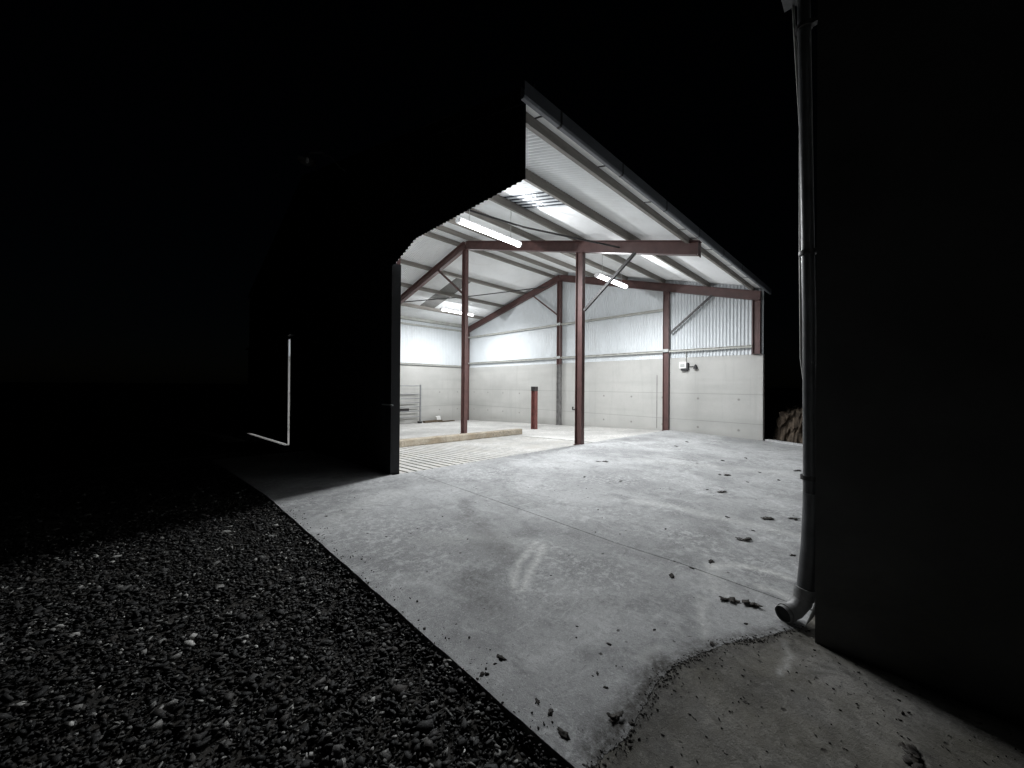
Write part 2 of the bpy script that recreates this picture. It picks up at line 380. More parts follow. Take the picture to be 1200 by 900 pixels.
def gravel():
    P = []
    def sample(n, u0, u1, v0, v1, s0, s1, lift):
        u = rng.uniform(u0, u1, n); v = rng.uniform(v0, v1, n)
        e = np.array([ledge(x) for x in v]); k = u < e + .002
        u, v = u[k], v[k]; s = s0 + (s1 - s0) * rng.power(.55, len(u))
        for a, b, c in zip(u, v, s): P.append((a, b, gravz(a, b) + rng.uniform(-.012, lift) + (.024 * max(0, 1 - (ledge(b) - a) / .16) if s1 < .03 else 0), min(c, .012 + max(0, ledge(b) - a) * .5)))
    sample(36000, -1.3, 1.2, .2, 5.6, .005, .013, .009)
    sample(12000, -1.3, 1.2, .2, 5.6, .010, .021, .010)
    sample(2400, -1.3, 1.2, .2, 5.6, .017, .034, .006)
    sample(7000, -4.0, -1.3, -.5, 7, .012, .024, .010)
    sample(3500, -1.3, 1.2, 5.6, 9, .012, .024, .010)
    sample(3000, -1.3, 1.4, -2, .2, .012, .024, .010)
    tag(stones('gravel', P, M['gravel']), 'loose grey gravel stones beside the concrete apron', 'gravel')
gravel()
# apron: two cast slabs divided by the joint that runs out from the near front post
edgeV = sorted(set([.80] + list(np.arange(1.0, 18.6, .11)) + [18.6]))
left = [(ledge(v), v) for v in edgeV]                   # going up in V
_k = [(ledge(.8), .80), (1.30, .785), (1.45, .755), (1.593, .768), (1.80, .79), (2.023, .775), (2.2, .72), (2.428, .635), (2.62, .52), (2.80, .43), (3.0, .33)]
_r = random.Random(3); oldline = []
for u_ in np.arange(_k[0][0], 3.0, .013):                # broken, ragged edge of the newer slab
    oldline.append((float(u_), float(np.interp(u_, [p[0] for p in _k], [p[1] for p in _k])) + _r.uniform(-.006, .006)))
oldline.append((3.0, .33))
joint = [(3.25, .32), (3.245, 1.18), (3.18, 1.79), (3.16, 2.67), (3.13, 3.29), (3.03, VP)]
g = .003
lo_ = [p for p in left if p[1] < VP]; hi_ = [p for p in left if p[1] > VP]; le = (ledge(VP), VP)
near_slab = [(u, v) for u, v in oldline] + [(joint[0][0]-g, .32)] + [(u-g, v) for u, v in joint[1:]] + [le] + lo_[::-1]
mb = MB(); mb.prism(near_slab, gz, .16)
mb.prism([le, (2.70, VP), (2.70, 9.6)] + [p for p in hi_ if p[1] < 9.6][::-1], gz, .16)
far_edge = [(12.80, .30), (12.84, 1.0), (12.95, 1.45), (13.1, 2.0), (13.30, 2.45)]
far_slab = [(joint[0][0]+g, .32), (11.0, .30)] + far_edge + [(13.318, 2.50), (13.318, VP)] + [(u+g, v) for u, v in joint[::-1][0:-1]]
mb.prism(far_slab, gz, .16)
ap = kind(mb.build('concrete_apron', M['apron'], bevel=.003), 'structure')
# upstand along the far edge of the apron
mb = MB(); pts = [(u, v) for u, v in far_edge]
outer = [(u + .22, v - .06) for u, v in pts]
mb.prism(pts + outer[::-1], lambda u, v: gz(u, v) + .05, .25)
kind(mb.build('apron_edging', M['apron'], bevel=.015), 'structure')
# older, rougher yard concrete in front
old = [(ledge(-6), -6), (6, -6), (6, .2995), (3.2, .2995)] + [(u, v-.0008) for u, v in oldline[::-1]]
mb = MB(); mb.prism(old, lambda u, v: gz(u, v) - .0015, .12)
kind(mb.build('old_yard_concrete', M['old']), 'structure')

# silt and grit lodged along the ragged edge, grit over the old concrete, gravel kicked on to the slab
P = []
ox, oy = [p[0] for p in oldline], [p[1] for p in oldline]
cl = rng.uniform(1.2, 2.98, 34)
for k in range(1900):
    u = float(np.clip(cl[rng.integers(34)] + rng.normal(0, .045), 1.2, 2.98)) if k % 3 else rng.uniform(1.2, 2.98); w_ = .5 + .5*math.sin(u*7.3) * math.sin(u*17.1+1); v = float(np.interp(u, ox, oy)) + rng.normal(-.006, .008 + .022*w_)
    r = .001 + .0050*rng.random()**3.6; P.append((u, v, gz(u, v) + r*.2, r))
tag(stones('silt', P, M['clod']), 'dark silt and grit lodged along the ragged slab edge', 'silt')
P = []
for k in range(900):
    u, v = rng.uniform(1.3, 2.85), rng.uniform(-.6, .72)
    if v < np.interp(u, ox, oy) - .03: r = .0012 + .006*rng.random()**4; P.append((u, v, gz(u, v) + r*.2, r))
for k in range(260):
    v = rng.uniform(.9, 5.0); u = ledge(v) + abs(rng.normal(0, .07)) + .004; r = .002 + .007*rng.random()**3; P.append((u, v, gz(u, v) + r*.25, r))
for k in range(500):
    u, v = rng.uniform(1.3, 8), rng.uniform(.6, 5)
    if v > .9: r = .0015 + .006*rng.random()**4; P.append((u, v, gz(u, v) + r*.2, r))
tag(stones('grit', P, M['clod']), 'fine dark grit strewn over the concrete', 'grit')

# inner floor and slatted floor
fz = lambda u, v: gz(u, v) - .03
mb = MB(); mb.prism([(8.62, 5.425), (13.318, 5.425), (13.318, 8.55), (8.62, 8.55)], fz, .15)
mb.prism([(2.9, 8.554), (13.318, 8.554), (13.318, 17.25), (2.58, 17.25), (2.58, 11.42), (2.9, 11.42)], fz, .15)
kind(mb.build('shed_floor', M['floor']), 'structure')
mb = MB(); u = 2.9
while u < 8.55:
    w = .122 + rng.uniform(-.003, .003); mb.prism([(u, 5.44), (u+w, 5.44), (u+w, 8.54), (u, 8.54)], fz, .13); u += .162
kind(mb.build('slatted_floor', M['slat'], bevel=.008), 'structure')

# ------------------------------------------------------------------ the shed
shed = thing('farm_shed', 'open fronted farm shed with red steel frame, white lining sheets and concrete walls', 'shed', (U0, VP, 0))
def post(u, v, z0, z1, m='steel', h=.203, w=.133):
    mb = MB(); mb.ibeam((u, v, z0), (u, v, z1), h, w, (0, 1, 0)); o = mb.build('post', M[m], shed)
    p2 = MB(); p2.box((u-w/2-.02, v-h/2-.02, z0-.002), (u+w/2+.02, v+h/2+.02, z0+.014)); p2.build('base_plate', M[m], o)
    return o
RB = .28
for u in (U0+.02, U1, U2-.08):
    vp = VP + (.19 if u < 4 else .06)
    post(u, vp, gz(u, vp)-.03, roof(vp, -RB/2+.01))
    if u > 10:
        post(u, VR, fz(u, VR), HW-.04, 'foot'); post(u, VR, HW-.04, roof(VR, -RB/2+.02))
    else: post(u, VR, fz(u, VR), roof(VR, -RB/2+.02))
    post(u, VB-.13, fz(u, VB-.13), roof(VB-.13, -RB/2+.01))
post(U2-.02, VE+.10, HW+.002, roof(VE+.1, -.12))
for u in (U0+.06, U1, U2-.08):
    nf = Vector((0, -SF, 1)).normalized(); nb = Vector((0, SB, 1)).normalized()
    va = 2.76 if u < 4 else VE
    mb = MB(); mb.ibeam((u, va, roof(va)), (u, VR, HR), RB, .15, nf); mb.build('rafter', M['steel'], shed)
    mb = MB(); mb.ibeam((u, VR, HR), (u, VB, HB), RB, .15, nb); mb.build('rafter', M['steel'], shed)
    if u > 4: mb = MB(); mb.box((u-.085, VE-.016, HE-.17), (u+.085, VE-.004, HE+.13)); mb.build('end_plate', M['steel'], shed)
    if u > 4:
        for (va, za), (vb, zb) in (((5.27, 3.42), (3.91, 4.54)), ((11.93, 5.90), (10.40, 4.76))):
            for dz in (0,):
                mb = MB(); mb.bar((u-.05, va, za), (u-.05, vb, zb), .06, .065, (1, 0, 0)); mb.build('knee_brace', M['brace' if va < 10 else 'steel'], shed)
# purlins
UA, UB = 2.735, 13.50
for v in (4.12, 5.62, 7.1, 8.6, 10.02):
    n = Vector((0, -SF, 1)).normalized(); c = Vector((0, v, roof(v))) + n * .215
    mb = MB(); mb.bar((UA, c.y, c.z), (UB, c.y, c.z), .075, .15, n); mb.build('purlin', M['purlin'], shed)
for v in (10.62, 12.5, 14.07, 15.75):
    n = Vector((0, SB, 1)).normalized(); c = Vector((0, v, roof(v))) + n * .215
    mb = MB(); mb.bar((UA, c.y, c.z), (UB, c.y, c.z), .075, .15, n); mb.build('purlin', M['purlin'], shed)
n = Vector((0, -SF, 1)).normalized(); c = Vector((0, VE+.25, roof(VE+.25))) + n * .215
mb = MB(); mb.bar((UA, c.y, c.z-.095), (UB, c.y, c.z), .075, .15, n); mb.build('eave_beam', M['purlin'], shed)
n = Vector((0, SB, 1)).normalized(); c = Vector((0, VB-.1, roof(VB-.1))) + n * .215
mb = MB(); mb.bar((UA, c.y, c.z), (UB, c.y, c.z), .1, .15, n); mb.build('eave_beam', M['rail'], shed)
# roof sheets, with openings where the rooflights sit
def droop(u, v): return -.115 * max(0, (13.4-u)/10.7) * max(0, min(1, (4.12-v)/1.6))   # the eave has sagged towards the near gable
def PF(s, t, n): nn = Vector((0, -SF, 1)).normalized(); return Vector((s, t, roof(VE) + SF*(t-VE) + droop(s, t))) + nn*(.302+n)
def PB(s, t, n): nn = Vector((0, SB, 1)).normalized(); return Vector((s, t, HR - SB*(t-VR))) + nn*(.302+n)
FL, BL = (5.12, 5.93, 4.20, 5.70), (9.27, 10.11, 12.6, 16.05)
vridge = VR + .0
mb = MB()
for a, b, c, d in ((2.70, FL[0], 2.55, 10.36), (FL[1], 13.62, 2.55, 10.36), (FL[0], FL[1], 2.55, FL[2]), (FL[0], FL[1], FL[3], 10.36)):
    corr(mb, a, b, PF, lambda s, c=c, d=d: [c] + [x for x in (2.8, 3.4, 4.12) if c < x < d] + [d], amp=.019)
mb.build('roof_sheet', [M['roof_in'], M['roof_out']], shed)
mb = MB()
for a, b, c, d in ((2.70, BL[0], 10.24, 17.5), (BL[1], 13.62, 10.24, 17.5), (BL[0], BL[1], 10.24, BL[2]), (BL[0], BL[1], BL[3], 17.5)):
    corr(mb, a, b, PB, lambda s, c=c, d=d: [c, d], amp=.019)
mb.build('roof_sheet', [M['roof_in'], M['roof_out']], shed)
mb = MB(); corr(mb, FL[0]+.003, FL[1]-.003, PF, lambda s: [FL[2]-.06, FL[3]+.06] , mi=(0, 0), th=.003, colmat=lambda ph: 0 if ph < .42 else 1)  # flutes alternate between the two painted reflection tones
o = mb.build('rooflight', [M['grp_dark_refl'], M['grp_pale_refl']], shed)
mb = MB(); corr(mb, BL[0]+.003, BL[1]-.003, PB, lambda s: [BL[2]-.06, BL[3]+.06], mi=(0, 0), th=.003)
mb.build('rooflight', M['grp_old'], shed)
zr = roof(VR) + .345
mb = MB(); mb.extr([[(-.26, -.075), (0, 0), (.26, -.075), (.26, -.067), (0, .010), (-.26, -.067)]], (2.68, VR, zr), (13.66, VR, zr)); mb.build('ridge_cap', M['roof_out'], shed)
# gutter with its joints
def gut(mb, u0, u1, grow=0):
    y0, y1 = 2.350-grow, 2.405
    def z(u, d): return 4.505 + droop(u, 2.4) - .05 * max(0, (13.4-u)/10.7) + d
    t = .006 + grow; a0 = -.120-grow
    poly = [(y0, a0+.02), (y0+.015, a0), (y1, a0), (y1, .0), (y1-t, .0), (y1-t, a0+t), (y0+.015+t*.5, a0+t), (y0+t, a0+.022), (y0+t, .035), (y0, .035)]
    k = len(poly); vs = [(u, y, z(u, q)) for u in (u0, u1) for y, q in poly]
    mb.add(vs, [tuple(range(k)), tuple(range(2*k-1, k-1, -1))] + [(i, k+i, k+(i+1) % k, (i+1) % k) for i in range(k)])
mb = MB(); gut(mb, 2.47, 13.62); gu = mb.build('gutter', M['gutter'], shed)
for u in (3.03, 4.33, 5.72, 7.2, 8.7, 10.2, 11.7):
    mb = MB(); gut(mb, u-.014, u+.014, .004); mb.bar((u, 2.41, 4.51+droop(u, 2.43)), (u, 2.74, 4.60+droop(u, 2.74)), .018, .008); mb.build('gutter_joint', M['brace'], gu)
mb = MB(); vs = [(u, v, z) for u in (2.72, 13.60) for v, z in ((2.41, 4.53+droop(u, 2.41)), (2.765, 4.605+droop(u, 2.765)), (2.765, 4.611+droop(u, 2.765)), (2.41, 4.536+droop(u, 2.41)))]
mb.add(vs, [(0,1,2,3), (7,6,5,4)] + [(i, 4+i, 4+(i+1) % 4, (i+1) % 4) for i in range(4)]); mb.build('eave_light_strip', M['eave_light_strip'], shed)  # added strip whose pale colour paints light on the roof overhang
# concrete walls
wb = lambda u, v: gz(u, v) - .3
mb = MB(); mb.add([(U2, 2.50, -.6), (U2+.2, 2.50, -.6), (U2+.2, 17.5, -.9), (U2, 17.5, -.9), (U2, 2.50, HW), (U2+.2, 2.50, HW), (U2+.2, 17.5, HW), (U2, 17.5, HW)],
   [(3,2,1,0),(4,5,6,7),(0,1,5,4),(1,2,6,5),(2,3,7,6),(3,0,4,7)]); mb.build('concrete_wall', M['wall'], shed, bevel=.012)
mb = MB(); mb.box((U0+.16, VB, -.9), (U2-.003, VB+.2, HW)); mb.build('concrete_wall', M['wall'], shed, bevel=.012)
mb = MB(); mb.box((U0+.0, VP+.31, -.6), (U0+.15, 11.40, HW)); mb.build('concrete_wall', M['wall'], shed, bevel=.012)
mb = MB(); mb.box((U2-.0035, 5.785, -.05), (U2+.05, 5.812, 1.92)); mb.build('wall_joint', M['foot'], shed)
# side rails on the far gable, broken only by the cleats at the posts
for z in (4.315, 2.795):
    for a, b in (((VP+.17, VB-.05),) if z > 4 else ((VE+.2, VB-.05),)):
        mb = MB(); mb.box((U2-.10, a, z-.06), (U2-.03, b, z+.0)); mb.box((U2-.13, a, z+.003), (U2-.03, b, z+.02)); mb.build('side_rail', M['rail'], shed)
for v in (VP+.06, VR):
    for z in (4.315, 2.795) if v > 9 else (2.795,):
        mb = MB(); mb.box((U2-.165, v-.10, z-.05), (U2-.148, v+.10, z+.06)); mb.build('rail_cleat', M['galv'], shed)
for z in (4.655, 2.60):
    mb = MB(); mb.box((U0+.2, VB-.10, z-.05), (U2-.2, VB-.03, z+.01)); mb.box((U0+.2, VB-.13, z+.013), (U2-.2, VB-.03, z+.03)); mb.build('side_rail', M['rail'], shed)
# cladding sheets
def topf(v, u=13.4): return (HE + SF*(v-VE) if v <= VR else HR - SB*(v-VR)) + .296 + (droop(u, v) if v < 4.2 else 0)
mb = MB()
for a, b, am in ((2.50, 5.40, .021), (5.4001, 17.45, .004)):
    corr(mb, a, b, lambda s, t, n: Vector((U2+.035+n, s, t)), lambda s: [HW+.003, topf(s)], pitch=.102, amp=am, seg=8)
mb.build('cladding', [M['sheet_in'], M['sheet_out']], shed)
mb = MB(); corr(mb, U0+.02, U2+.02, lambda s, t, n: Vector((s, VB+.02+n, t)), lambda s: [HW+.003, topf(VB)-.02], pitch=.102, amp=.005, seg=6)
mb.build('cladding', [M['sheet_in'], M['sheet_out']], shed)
def nb_bot(v):
    if v < 4.76: return 3.63
    if v < 5.445: return 3.63 - (v-4.76)/.54*.19
    if v < 11.44: return gz(U0, v) - .2
    if v < 17.05: return 2.74
    return -.8
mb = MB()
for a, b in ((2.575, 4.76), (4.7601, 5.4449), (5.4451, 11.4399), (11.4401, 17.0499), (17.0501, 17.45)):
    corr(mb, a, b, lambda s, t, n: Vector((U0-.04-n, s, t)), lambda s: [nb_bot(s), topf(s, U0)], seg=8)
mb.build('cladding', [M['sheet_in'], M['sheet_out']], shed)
mb = MB(); mb.box((U0-.07, 5.436, -.2), (U0+.085, 5.444, 3.43)); mb.box((U0-.07, 5.4445, -.2), (U0-.06, 5.60, 3.43)); mb.build('corner_flashing', M['sheet_out'], shed)
mb = MB(); mb.bar((U0-.075, 2.44, roof(2.44)+.17), (U0-.075, VR, HR+.27), .02, .16, (0, -SF, 1)); mb.bar((U0-.075, VR, HR+.27), (U0-.075, 17.5, roof(17.5)+.27), .02, .16, (0, SB, 1)); mb.build('barge_flashing', M['sheet_out'], shed)
mb = MB(); mb.bar((U0+.05, 11.42, gz(U0, 11.4)-.1), (U0+.05, 11.42, 2.74), .12, .05, (0, 1, 0)); mb.build('door_jamb', M['sheet_out'], shed)
# big sliding door, not quite shut, hanging on its track
dr_z = gz(U0, 14) + .012
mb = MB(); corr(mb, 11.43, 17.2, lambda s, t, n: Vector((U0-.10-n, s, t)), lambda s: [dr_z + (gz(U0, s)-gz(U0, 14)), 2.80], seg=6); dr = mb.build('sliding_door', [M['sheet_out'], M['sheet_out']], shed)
mb = MB(); mb.box((U0-.20, 11.60, .9), (U0-.13, 11.62, 1.2)); mb.build('handle', M['lampmetal'], dr)
mb = MB(); mb.box((U0-.19, 11.0, 2.805), (U0-.055, 17.3, 2.86)); mb.build('door_track', M['sheet_out'], shed)
# bracket at the near front post, latch on the middle post
mb = MB(); mb.box((U0-.10, 5.33, 1.165), (U0-.078, 5.70, 1.185)); mb.build('bracket', M['galv'], shed)
mb = MB(); mb.box((U1-.10, VP+.155, .87), (U1-.06, VP+.22, .90)); mb.box((U1-.09, VP+.20, .90), (U1-.07, VP+.235, .96)); mb.build('latch', M['brace'], shed)
# wind-brace rods in the roof plane
mb = MB(); mb.tube([(U1, 14.95, roof(14.95)-.12), ((U1+U2)/2-.2, 13.1, roof(13.1)-.17), (U2-.1, 10.95, roof(10.95)-.12)], .022, 8); mb.build('wind_brace', M['brace'], shed)
mb = MB(); mb.tube([(U0+.15, 7.6, roof(7.6)+.03), (4.3, 6.6, roof(6.6)+.0), (5.8, 5.55, roof(5.55)-.12), (U1-.06, 4.3, roof(4.3)-.02)], .022, 8); mb.build('wind_brace', M['brace'], shed)

# ------------------------------------------------------------------ tube lights hung on chains under the purlins
WATT = 72.0
def tube_light(u0, u1, v, z, label, zp):
    t = thing('tube_light', label, 'tube light', ((u0+u1)/2, v, z), 'tube lights hung under the roof')
    mb = MB(); mb.box((u0, v-.06, z+.012), (u1, v+.06, z+.05)); mb.build('housing', M['housing'], t)
    mb = MB(); k = 10
    prof = [[(.072*math.cos(a), .012 - .070*math.sin(a)) for a in [math.pi*i/k for i in range(k+1)]]]
    mb.extr(prof, (u0+.04, v, z), (u1-.04, v, z)); mb.build('diffuser', M['tube'], t)
    for a, b in ((u0-.004, u0+.038), (u1-.038, u1+.004)):
        mb = MB(); mb.extr([[(.076*math.cos(x), .010 - .074*math.sin(x)) for x in [math.pi*i/k for i in range(k+1)]]], (a, v, z), (b, v, z)); mb.build('end_cap', M['housing'], t)
    for i in range(10):                       # the tube's light: a row of lamps along the fitting
        l = bpy.data.lights.new('tube_lamp', 'SPOT'); l.energy = WATT; l.shadow_soft_size = 0; l.color = (.95, .977, 1.0)
        l.spot_size = math.pi; l.spot_blend = .62
        o = bpy.data.objects.new('tube_lamp', l); C.objects.link(o); o.parent = t; o.location = ((i+.5)/10*(u1-u0) - (u1-u0)/2, 0, -.075)
    for i in range(4):                        # light leaving the sides of the diffuser
        l = bpy.data.lights.new('tube_side_lamp', 'POINT'); l.energy = WATT * .38; l.shadow_soft_size = 0; l.color = (.95, .977, 1.0)
        o = bpy.data.objects.new('tube_side_lamp', l); C.objects.link(o); o.parent = t; o.location = ((i+.5)/4*(u1-u0) - (u1-u0)/2, 0, -.08)
    for a in (u0+.3, u1-.3):
        mb = MB(); mb.tube([(a, v, z+.05), (a, v, zp)], .006, 6); mb.build('chain', M['galv'], t)
    return t
tube_light(4.32, 6.12, 5.95, 4.81, 'largest tube light, under the roof nearest the dark gable sheeting', roof(5.95)+.29)
tube_light(8.78, 10.46, 5.55, 4.60, 'tube light to the right, seen behind the slim diagonal brace', roof(5.55)+.14)
tube_light(9.3, 11.2, 14.05, 4.95, 'tube light at the back, seen behind the slim left red post', roof(14.05)+.14)

# ------------------------------------------------------------------ things in and on the shed
mb = MB(); e = [(2.95, 8.56)]
kb = [(2.92, 8.57), (8.98, 8.57), (9.06, 8.62), (9.09, 8.72), (9.06, 8.82), (8.98, 8.87), (2.92, 8.87)]
mb.prism(kb, lambda u, v: fz(u, v) + .185, .19)
tag(mb.build('kerb', M['kerb'], loc=(5.9, 8.72, fz(5.9, 8.72)), bevel=.03), 'long low buff concrete kerb behind the slatted floor', 'kerb')
bz = fz(10.855, 9.68)
bp = thing('guard_post', 'short red steel guard post standing free on the shed floor', 'post', (10.855, 9.68, bz))
mb = MB(); mb.ibeam((10.855, 9.68, bz), (10.855, 9.68, bz+1.52), .20, .17, (0, 1, 0), .02, .02); mb.build('shaft', M['rust_post'], bp)
mb = MB(); mb.box((10.765, 9.575, bz+1.521), (10.945, 9.785, bz+1.70)); mb.build('cap', M['brace'], bp)

gt = thing('metal_gate', 'galvanised seven bar farm gate leaning at the back wall', 'gate', (8.6, 16.85, fz(8.6, 16.85)))
gzb = fz(9.5, 16.85)
for z in (1.44, 1.01, .79, .58, .36, .14, -.15):
    mb = MB(); mb.tube([(7.2, 16.85, z), (9.95, 16.85, z)], .02, 8); mb.build('bar', M['gate'], gt)
for u in (7.2, 9.97):
    mb = MB(); mb.tube([(u, 16.85, gzb), (u, 16.85, 1.50)], .045, 10); mb.build('stile', M['gate'], gt)
mb = MB(); mb.box((9.86, 16.72, gzb), (10.0, 16.95, gzb+.10)); mb.build('foot', M['cable'], gt)
mb = MB(); mb.box((8.0, 16.90, .155), (9.35, 16.97, .29)); mb.build('bar_with_shadow', M['brace'], gt)  # dark slab for a thick bar and the partial shadow along it

def board(u0, v0, u1, v1, z, w, h, label):
    mb = MB(); mb.bar((u0, v0, z+h/2), (u1, v1, z+h/2), w, h); return tag(mb.build('wooden_board', M['plank'], loc=((u0+u1)/2, (v0+v1)/2, z), bevel=.006), label, 'board', 'boards lying by the back wall')
fb = fz(11, 16.9)
board(10.22, 16.90, 11.35, 16.98, fb+.012, .24, .10, 'thick dark board by the back wall, nearest the galvanised gate')
board(11.05, 16.75, 12.1, 16.83, fb+.01, .15, .05, 'thin dark board by the back wall, nearest the slim red post')
mb = MB(); mb.add([(11.0, 16.84, fb+.115), (11.24, 16.84, fb+.115), (11.24, 17.02, fb+.115), (11.0, 17.02, fb+.115), (10.96, 16.82, fb+.29), (11.20, 16.83, fb+.34), (11.2, 17.0, fb+.34), (10.96, 17.0, fb+.29)],
   [(3,2,1,0),(4,5,6,7),(0,1,5,4),(1,2,6,5),(2,3,7,6),(3,0,4,7)])
tag(mb.build('white_tub', M['white_plastic'], loc=(11.1, 16.93, fb+.115), bevel=.02), 'small white tub lying on the thick dark board', 'tub')

sb = thing('switch_box', 'white electric switch box on the far concrete wall below the corrugated sheets', 'switch box', (U2, 4.84, 2.2))
mb = MB(); mb.box((U2-.10, 4.73, 2.14), (U2-.002, 4.97, 2.37)); mb.build('enclosure', M['white_plastic'], sb, bevel=.01)
mb = MB(); mb.box((U2-.105, 4.71, 2.06), (U2-.002, 4.91, 2.136)); mb.box((U2-.09, 4.67, 2.09), (U2-.002, 4.725, 2.33)); mb.build('isolator', M['cable'], sb)
mb = MB(); mb.box((U2-.112, 4.79, 2.19), (U2-.101, 4.93, 2.31)); mb.build('lid', M['galv'], sb)
mb = MB(); mb.tube([(U2-.03, 4.765, 2.371), (U2-.03, 4.765, 2.80)], .012, 8); mb.build('conduit', M['rail'], sb)
mb = MB(); mb.tube([(U2-.03, 4.668, 2.20), (U2-.03, 4.50, 2.20)], .012, 8); mb.build('conduit', M['cable'], sb)
mb = MB(); mb.tube([(U2-.05, 4.44, 2.12), (U2-.05, 4.44, 2.20), (U2-.05, 4.44, 2.27)], [.075, .05, .015], 12); mb.build('sounder', M['cable'], sb)

# swan-neck lamp (unlit) on the near gable
L0 = Vector((2.1, 7.79, 5.88))
wl = thing('wall_lamp', 'unlit swan neck lamp high on the dark gable wall', 'lamp', (U0-.05, 7.5, 5.8))
mb = MB(); mb.tube([(U0-.05, 7.5, 5.75), (U0-.15, 7.5, 5.77), (2.45, 7.55, 5.93), (2.3, 7.65, 6.0), (2.15, 7.76, 5.98), (2.1, 7.79, 5.92)], .016, 8); mb.build('arm', M['lampmetal'], wl)
mb = MB(); mb.tube([(2.1, 7.79, 5.93), (2.1, 7.79, 5.86), (2.1, 7.79, 5.80)], [.03, .07, .17], 18, cap=False); mb.build('lamp_shade', M['lampmetal'], wl)
mb = MB(); mb.tube([(2.1, 7.79, 5.87), (2.1, 7.79, 5.80), (2.1, 7.79, 5.77)], [.025, .035, .012], 12); mb.build('bulb', M['white_plastic'], wl)
mb = MB(); mb.box((U0-.062, 7.44, 5.68), (U0-.05, 7.56, 5.82)); mb.build('wall_plate', M['lampmetal'], wl)

# ------------------------------------------------------------------ the building on the right with its downpipe
nbd = thing('neighbouring_building', 'dark rendered building at the right edge with a grey downpipe on its corner', 'building', (2.85, .268, 0))
mb = MB(); mb.box((2.85, -7.5, -.5), (11.0, .268, 4.12)); mb.build('wall', M['render'], nbd)
mb = MB(); mb.extr([[(-4.2, 0), (4.2, 0), (0, 1.2)]], (6.98, .30, 4.125), (6.98, -7.7, 4.125)); mb.build('roof', M['roof_out'], nbd)
mb = MB()
for k in range(1):
    mb.box((2.97, -7.7, 4.11), (3.10, .47, 4.118)); mb.box((2.962, -7.7, 4.11), (2.968, .47, 4.23)); mb.box((3.102, -7.7, 4.11), (3.108, .47, 4.23)); mb.box((2.97, .462, 4.119), (3.10, .47, 4.23))
mb.build('gutter', M['pvc'], nbd)
PIPE = [(3.066, .360, 4.108), (3.086, .346, 3.114), (3.112, .329, 1.922), (3.123, .325, 1.013), (3.125, .325, .769)]
mb = MB(); mb.tube(PIPE, .036, 20); dp = mb.build('downpipe', M['pvc'], nbd)
mb = MB(); mb.tube([(3.124, .315, .80), (3.125, .315, .70), (3.119, .322, .445), (3.103, .340, .16), (3.097, .347, .115)], [.047, .047, .048, .050, .051], 20); mb.build('lower_section', M['pvc'], dp)
mb = MB(); mb.tube([(3.098, .346, .16), (3.085, .356, .08), (3.03, .392, .028), (2.94, .440, .018)], [.054, .055, .053, .051], 20, cap=False); mb.tube([(2.955, .432, .020), (2.957, .431, .020)], .048, 20, 1); mb.build('shoe', [M['shoe'], M['mouth_shade']], dp)  # black disc stands for the shade inside the shoe's mouth
mb = MB(); mb.tube([(2.985, .416, .022), (2.962, .428, .020)], .058, 20); mb.tube([(3.1, .343, .17), (3.093, .351, .10)], .059, 20); mb.build('collar', M['shoe'], dp)
for z in (.90, 2.4, 3.9):
    i = np.interp(z, [p[2] for p in PIPE][::-1], [p[0] for p in PIPE][::-1]); j = np.interp(z, [p[2] for p in PIPE][::-1], [p[1] for p in PIPE][::-1])
    mb = MB(); mb.tube([(i, j, z-.014), (i, j, z+.014)], .050, 20); mb.box((i-.02, .26, z-.013), (i+.02, j-.03, z+.013)); mb.build('bracket', M['brace'], dp)
mb = MB(); mb.tube([(3.10, .42, 4.11), (3.154, .385, 3.285), (3.161, .383, 2.405), (3.171, .377, 1.701), (3.173, .34, 1.35), (3.21, .275, 1.25)], .008, 8); mb.build('cable', M['rail'], nbd)

# stony bank beyond the apron
from mathutils import noise as mnoise
mb = MB(); nu, nv = 60, 150
vs = []
for i in range(nu+1):
    for j in range(nv+1):
        u = 13.75 + 3.2*i/nu; v = 2.38 - 5.5*j/nv
        h = 1.08 * min(1, max(0, (i/nu)*11)) * min(1, max(0, j/nv*22)) ** .7
        q = Vector((u*2.2, v*2.2, 1.3 + h*2.6)); r = mnoise.noise(q) * .22 + mnoise.noise(q*3.1) * .16 + mnoise.noise(q*7.3)*.13 + mnoise.noise(q*14)*.07
        vs.append((u + r*.8*(h > 0.05), v + mnoise.noise(q*2.7+Vector((9, 2, 3)))*.12, gz(u, v) - .15 + h*(1+r*.6)))
mb.add(vs, [(i*(nv+1)+j, (i+1)*(nv+1)+j, (i+1)*(nv+1)+j+1, i*(nv+1)+j+1) for i in range(nu) for j in range(nv)])
tag(mb.build('earth_bank', M['bank'], loc=(14.5, 1, gz(14.5, 1))), 'rough brown bank of stony earth beyond the far edge of the apron', 'bank')

